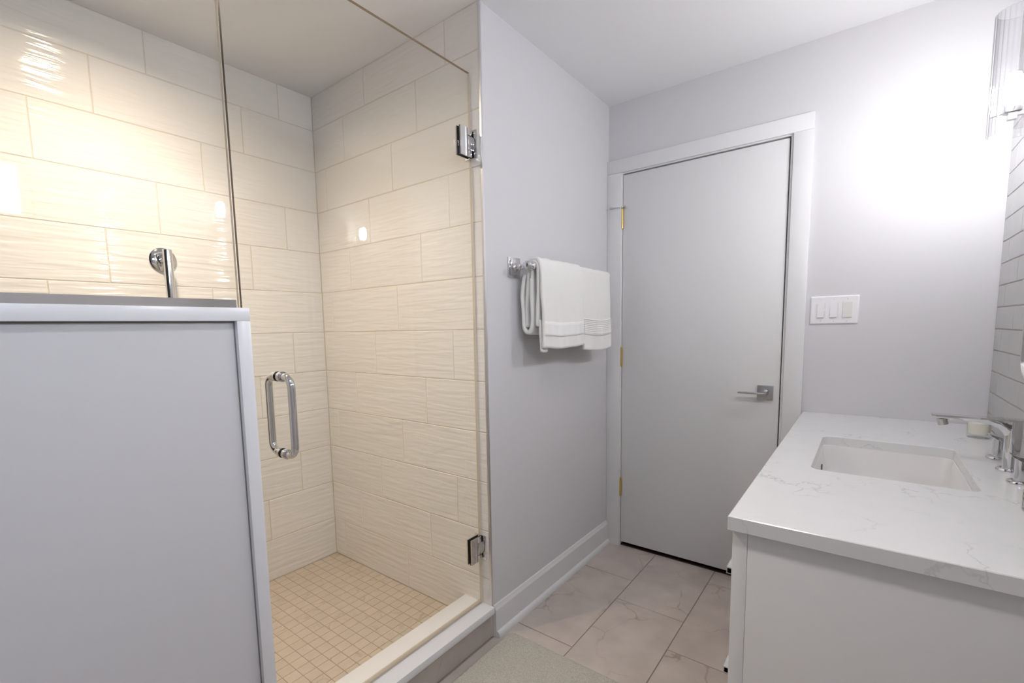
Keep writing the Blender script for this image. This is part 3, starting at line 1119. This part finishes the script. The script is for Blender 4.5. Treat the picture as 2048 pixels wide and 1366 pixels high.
# undermount basin
sink = empty('sink', (hx, hy, 0.70))
tag(sink, 'white ceramic rectangular undermount sink set in the quartz countertop', 'sink')
bm = bmesh.new()
lev = [(0.012, 0.8418, 0.034), (-0.001, 0.8418, 0.030), (-0.003, 0.836, 0.032), (-0.010, 0.775, 0.038), (-0.020, 0.735, 0.046), (-0.040, 0.715, 0.055), (-0.075, 0.708, 0.06), (-0.12, 0.705, 0.04)]
RR = []
for o_, z_, r_ in lev:
    RR.append([bm.verts.new((x, y, z_)) for x, y in rrect(SX0 - o_, SX1 + o_, SY0 - o_, SY1 + o_, r_, 8)])
for A, B in zip(RR[:-1], RR[1:]): bridge(bm, A, B)
bm.faces.new(RR[-1])
# outer shell
RO = []
for o_, z_, r_ in [(0.012, 0.8418, 0.034), (0.012, 0.83, 0.034), (0.006, 0.78, 0.04), (-0.02, 0.70, 0.05), (-0.07, 0.694, 0.05)]:
    RO.append([bm.verts.new((x, y, z_)) for x, y in rrect(SX0 - o_, SX1 + o_, SY0 - o_, SY1 + o_, r_, 8)])
for A, B in zip(RO[:-1], RO[1:]): bridge(bm, A, B)
bm.faces.new(RO[-1])
bmesh.ops.remove_doubles(bm, verts=bm.verts[:], dist=1e-5)
o = obj('basin', bm, CERAMIC, smooth=True); place(o, (0, 0, 0), sink)
bm = bmesh.new()
lathe(bm, [(0, 0.001), (0.018, 0.001), (0.022, 0.003), (0.024, 0.0), (0, 0.0)], 'Z', (hx, hy, 0.7052), 28)
o = obj('drain', bm, CHROME, smooth=True); place(o, (0, 0, 0), sink)
bm = bmesh.new()
prism(bm, [(1.84 + 0.020 * math.cos(t), 0.795 + 0.009 * math.sin(t)) for t in [2 * PI * i / 24 for i in range(24)]], 'X', SX0 + 0.0045, SX0 + 0.0095)
o = obj('overflow_slot', bm, BLACK); place(o, (0, 0, 0), sink)

# ------------------------------------------------------------------ faucet (widespread)
fc = empty('faucet', (0.307, 1.775, 0.872))
tag(fc, 'chrome widespread faucet with flat spout and two handles behind the sink', 'faucet')
fx, fy = 0.311, 1.772
sp = empty('spout'); place(sp, (fx, fy, 0.872), fc)
bm = bmesh.new(); lathe(bm, [(0, 0), (0.0265, 0), (0.0275, 0.003), (0.0265, 0.006), (0.0235, 0.0075), (0, 0.0075)], 'Z', (fx, fy, 0.872), 36)
o = obj('base_ring', bm, CHROME, smooth=True); place(o, (0, 0, 0), sp)
# round column, fillet under the blade, flat blade
bm = bmesh.new()
lathe(bm, [(0, 0.0), (0.0165, 0.0), (0.0158, 0.004), (0.0158, 0.1285), (0, 0.1285)], 'Z', (fx, fy, 0.8785), 36)
o = obj('column', bm, CHROME, smooth=True); place(o, (0, 0, 0), sp)
bm = bmesh.new()
secs = []
def sec(x_, zb, hw_):
    top = 1.0075
    out = []
    for i in range(13):
        t = PI * i / 12
        out.append(bm.verts.new((x_, fy - hw_ * math.cos(t), top - (top - zb) * math.sin(t) ** 0.7)))
    secs.append(out)
for x_, zb, hw_ in ((fx, 0.950, 0.0150), (fx - 0.012, 0.958, 0.0152), (fx - 0.019, 0.972, 0.0155), (fx - 0.028, 0.983, 0.0160), (fx - 0.042, 0.9905, 0.0168), (fx - 0.065, 0.9945, 0.0176), (fx - 0.11, 0.9965, 0.0182), (fx - 0.150, 0.9985, 0.0178), (fx - 0.158, 1.0025, 0.0165)):
    sec(x_, zb, hw_)
for A, B in zip(secs[:-1], secs[1:]): bridge(bm, A, B)
bm.faces.new(secs[0]); bm.faces.new(secs[-1])
o = obj('spout_body', bm, CHROME, smooth=True); place(o, (0, 0, 0), sp)
bm = bmesh.new()
prism(bm, rrect(fx - 0.1605, fx + 0.0185, fy - 0.0188, fy + 0.0188, 0.012, 7), 'Z', 1.0062, 1.0105)
o = obj('top_blade', bm, CHROME, smooth=True); place(o, (0, 0, 0), sp)
bm = bmesh.new(); cyl(bm, (fx - 0.138, fy, 0.998), (fx - 0.134, fy, 0.982), 0.0115, n=20)
o = obj('aerator', bm, NICKEL, smooth=True); place(o, (0, 0, 0), sp)
for yy, ang in ((1.9115, 0.0), (1.650, 0.0)):
    h = empty('handle'); place(h, (0.311, yy, 0.872), fc)
    bm = bmesh.new(); lathe(bm, [(0, 0), (0.0255, 0), (0.0265, 0.003), (0.0255, 0.006), (0.0225, 0.0075), (0, 0.0075)], 'Z', (0.311, yy, 0.872), 32)
    o = obj('base_ring', bm, CHROME, smooth=True); place(o, (0, 0, 0), h)
    bm = bmesh.new()
    A = []
    for z_, hw_, dx in ((0.8795, 0.0150, 0), (0.905, 0.0142, 0), (0.932, 0.0146, 0)):
        A.append([bm.verts.new((0.311 + u, yy + v, z_)) for u, v in rrect(-hw_, hw_, -hw_, hw_, hw_ * 0.7, 5)])
    for P_, Q_ in zip(A[:-1], A[1:]): bridge(bm, P_, Q_)
    bm.faces.new(A[0][::-1]); bm.faces.new(A[-1])
    o = obj('stem', bm, CHROME, smooth=True); place(o, (0, 0, 0), h)
    # lever: a wedge that rises towards the sink
    bm = bmesh.new()
    prism(bm, [(0.2875, 0.9395), (0.2870, 0.9435), (0.3265, 0.9340), (0.3265, 0.9180), (0.318, 0.920)], 'Y', yy - 0.0155, yy + 0.0155)
    bmesh.ops.bevel(bm, geom=bm.edges[:], offset=0.0008, segments=1, affect='EDGES')
    o = obj('lever', bm, CHROME, smooth=True); place(o, (0, 0, 0), h)

# ------------------------------------------------------------------ candle
cd = empty('candle', (0.310, 2.222, 0.872))
tag(cd, 'small cream candle in a clear glass cup on the countertop behind the faucet', 'candle')
bm = bmesh.new()
lathe(bm, [(0, 0), (0.0265, 0), (0.0285, 0.003), (0.0300, 0.060), (0.0298, 0.0615), (0.0282, 0.060), (0.0270, 0.013), (0, 0.0115)], 'Z', (0.310, 2.222, 0.8722), 36)
o = obj('glass_cup', bm, CUPG, smooth=True); place(o, (0, 0, 0), cd)
bm = bmesh.new()
lathe(bm, [(0, 0.012), (0.0262, 0.0135), (0.0276, 0.050), (0.0262, 0.052), (0, 0.051)], 'Z', (0.310, 2.222, 0.8722), 36)
o = obj('wax', bm, WAX, smooth=True); place(o, (0, 0, 0), cd)
bm = bmesh.new(); cyl(bm, (0.310, 2.222, 0.922), (0.3105, 2.222, 0.932), 0.0008, n=8)
o = obj('wick', bm, BLACK); place(o, (0, 0, 0), cd)

# crackle cup at the picture's right edge
cc = empty('crackle_cup', (0.312, 1.425, 0.872))
tag(cc, 'silver speckled mosaic cup on the countertop, cut by the right picture edge', 'cup')
bm = bmesh.new()
lathe(bm, [(0, 0), (0.037, 0), (0.039, 0.002), (0.0405, 0.038), (0.0395, 0.040), (0.0375, 0.038), (0.0365, 0.005), (0, 0.004)], 'Z', (0.312, 1.425, 0.8722), 36)
o = obj('cup_body', bm, CRACKLE, smooth=True); place(o, (0, 0, 0), cc)

# ------------------------------------------------------------------ mirror
mr = empty('mirror', (XR - 0.002, 1.56, 1.105))
tag(mr, 'rounded rectangular wall mirror with a thin metal frame above the vanity', 'mirror')
bm = bmesh.new()
MY0, MY1, MZ0, MZ1 = 1.20, 1.920, 1.102, 2.012
outr = rrect(MY0, MY1, MZ0, MZ1, 0.062, 10)
innr = rrect(MY0 + 0.010, MY1 - 0.010, MZ0 + 0.010, MZ1 - 0.010, 0.052, 10)
A = [bm.verts.new((XR - 0.001, y, z_)) for y, z_ in outr]
B = [bm.verts.new((XR - 0.030, y, z_)) for y, z_ in outr]
D_ = [bm.verts.new((XR - 0.030, y, z_)) for y, z_ in innr]
E_ = [bm.verts.new((XR - 0.001, y, z_)) for y, z_ in innr]
for P_, Q_ in ((A, B), (B, D_), (D_, E_), (E_, A)): bridge(bm, P_, Q_)
o = obj('frame', bm, NICKEL, smooth=True); place(o, (0, 0, 0), mr)
bm = bmesh.new()
prism(bm, innr, 'X', XR - 0.024, XR - 0.010)
o = obj('mirror_glass', bm, MIRROR); place(o, (0, 0, 0), mr)

# ------------------------------------------------------------------ sconces


def sconce(yc, label):
    t = empty('wall_sconce', (XR, yc, 1.85))
    tag(t, label, 'wall light', 'sconces beside the mirror')
    ax = 0.290
    bm = bmesh.new(); bx(bm, XR - 0.012, XR - 0.001, yc - 0.030, yc + 0.030, 1.785, 1.905, 0.001)
    o = obj('back_plate', bm, NICKEL, smooth=True); place(o, (0, 0, 0), t)
    bm = bmesh.new(); bx(bm, ax - 0.004, XR - 0.012, yc - 0.006, yc + 0.006, 1.838, 1.846)
    bx(bm, ax - 0.009, ax + 0.009, yc - 0.009, yc + 0.009, 1.829, 1.8475)
    o = obj('arm', bm, NICKEL); place(o, (0, 0, 0), t)
    bm = bmesh.new(); bx(bm, ax - 0.0175, ax + 0.0175, yc - 0.0175, yc + 0.0175, 1.8475, 1.875, 0.001)
    o = obj('socket', bm, SATIN, smooth=True); place(o, (0, 0, 0), t)
    bm = bmesh.new()
    lathe(bm, [(0, 0), (0.012, 0.0), (0.0135, 0.012), (0.018, 0.026), (0.0195, 0.046), (0.017, 0.064), (0.011, 0.078), (0, 0.083)], 'Z', (ax, yc, 1.875), 28)
    o = obj('bulb', bm, BULB, smooth=True); place(o, (0, 0, 0), t)
    # fluted open-ended glass cylinder
    bm = bmesh.new()
    NF, SUB = 26, 6
    n = NF * SUB
    def R(i):
        return 0.0475 + 0.0028 * abs(math.sin(PI * i / SUB))
    zs = [1.790, 1.792, 2.118, 2.120]
    outer = [[bm.verts.new((ax + (R(i) - (0.001 if k in (0, 3) else 0)) * math.cos(2 * PI * i / n), yc + (R(i) - (0.001 if k in (0, 3) else 0)) * math.sin(2 * PI * i / n), z_)) for i in range(n)] for k, z_ in enumerate(zs)]
    inner = [[bm.verts.new((ax + 0.0455 * math.cos(2 * PI * i / n), yc + 0.0455 * math.sin(2 * PI * i / n), z_)) for i in range(n)] for z_ in zs]
    for A_, B_ in zip(outer[:-1], outer[1:]): bridge(bm, A_, B_)
    for A_, B_ in zip(inner[:-1], inner[1:]): bridge(bm, B_, A_)
    bridge(bm, inner[0], outer[0]); bridge(bm, outer[-1], inner[-1])
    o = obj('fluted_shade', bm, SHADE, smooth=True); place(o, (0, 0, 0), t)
    # three small prongs holding the shade
    bm = bmesh.new()
    for k in range(3):
        a_ = 2 * PI * k / 3 + 0.5
        cyl(bm, (ax + 0.012 * math.cos(a_), yc + 0.012 * math.sin(a_), 1.852), (ax + 0.0462 * math.cos(a_), yc + 0.0462 * math.sin(a_), 1.852), 0.0012, n=8)
    o = obj('shade_prongs', bm, NICKEL); place(o, (0, 0, 0), t)
    return t


sconce(2.000, 'fluted glass wall sconce with lit bulb, on the tiled wall next to the door wall')
sconce(1.110, 'fluted glass wall sconce left of the mirror, seen reflected in the shower glass')

# ------------------------------------------------------------------ switch plate
sw = empty('switch_plate', (-0.118, YD, 1.32))
tag(sw, 'white three gang rocker switch plate on the wall beside the door', 'light switch')
PXa, PXb, PZa, PZb = -0.2035, -0.0335, 1.2605, 1.3800
bm = bmesh.new()
A = [bm.verts.new((x, YD, z_)) for x, z_ in rrect(PXa, PXb, PZa, PZb, 0.003, 3)]
B = [bm.verts.new((x, YD - 0.003, z_)) for x, z_ in rrect(PXa, PXb, PZa, PZb, 0.003, 3)]
D_ = [bm.verts.new((x, YD - 0.0065, z_)) for x, z_ in rrect(PXa + 0.004, PXb - 0.004, PZa + 0.004, PZb - 0.004, 0.003, 3)]
bridge(bm, A, B); bridge(bm, B, D_); bm.faces.new(D_)
o = obj('cover_plate', bm, PLASTIC, smooth=True); place(o, (0, 0, 0), sw)
for i, xc in enumerate((-0.1645, -0.1185, -0.0725)):
    yf = YD - 0.0065
    r = empty('rocker'); place(r, (xc, yf, 1.32), sw)
    bm = bmesh.new(); bx(bm, xc - 0.0172, xc + 0.0172, yf - 0.0012, yf, 1.2865, 1.3535)
    o = obj('bezel', bm, PLASTIC); place(o, (0, 0, 0), r)
    bm = bmesh.new()
    if i < 2:
        prism(bm, [(yf - 0.0012, 1.2885), (yf - 0.0058, 1.2890), (yf - 0.0020, 1.3515), (yf - 0.0012, 1.3515)], 'X', xc - 0.0132, xc + 0.0105)
        m_ = PLASTIC
    else:
        prism(bm, [(yf - 0.0012, 1.2880), (yf - 0.0040, 1.2885), (yf - 0.0016, 1.3520), (yf - 0.0012, 1.3520)], 'X', xc - 0.0158, xc + 0.0158)
        m_ = PLASTICW
    o = obj('paddle', bm, m_); place(o, (0, 0, 0), r)
    if i < 2:
        bm = bmesh.new(); bx(bm, xc + 0.0118, xc + 0.0150, yf - 0.0016, yf - 0.0012, 1.2900, 1.3505)
        o = obj('slider_track', bm, PLASTICW); place(o, (0, 0, 0), r)
        zt = 1.322 if i == 0 else 1.305
        bm = bmesh.new(); bx(bm, xc + 0.0112, xc + 0.0156, yf - 0.0034, yf - 0.0016, zt - 0.003, zt + 0.003)
        o = obj('slider_tab', bm, PLASTIC); place(o, (0, 0, 0), r)
    for zz in (1.2735, 1.3670):
        bm = bmesh.new(); lathe(bm, [(0, -0.0012), (0.0024, -0.0010), (0.0030, 0.0), (0, 0.0)], 'Y', (xc, yf, zz), 12)
        o = obj('screw', bm, PLASTICW, smooth=True); place(o, (0, 0, 0), sw)
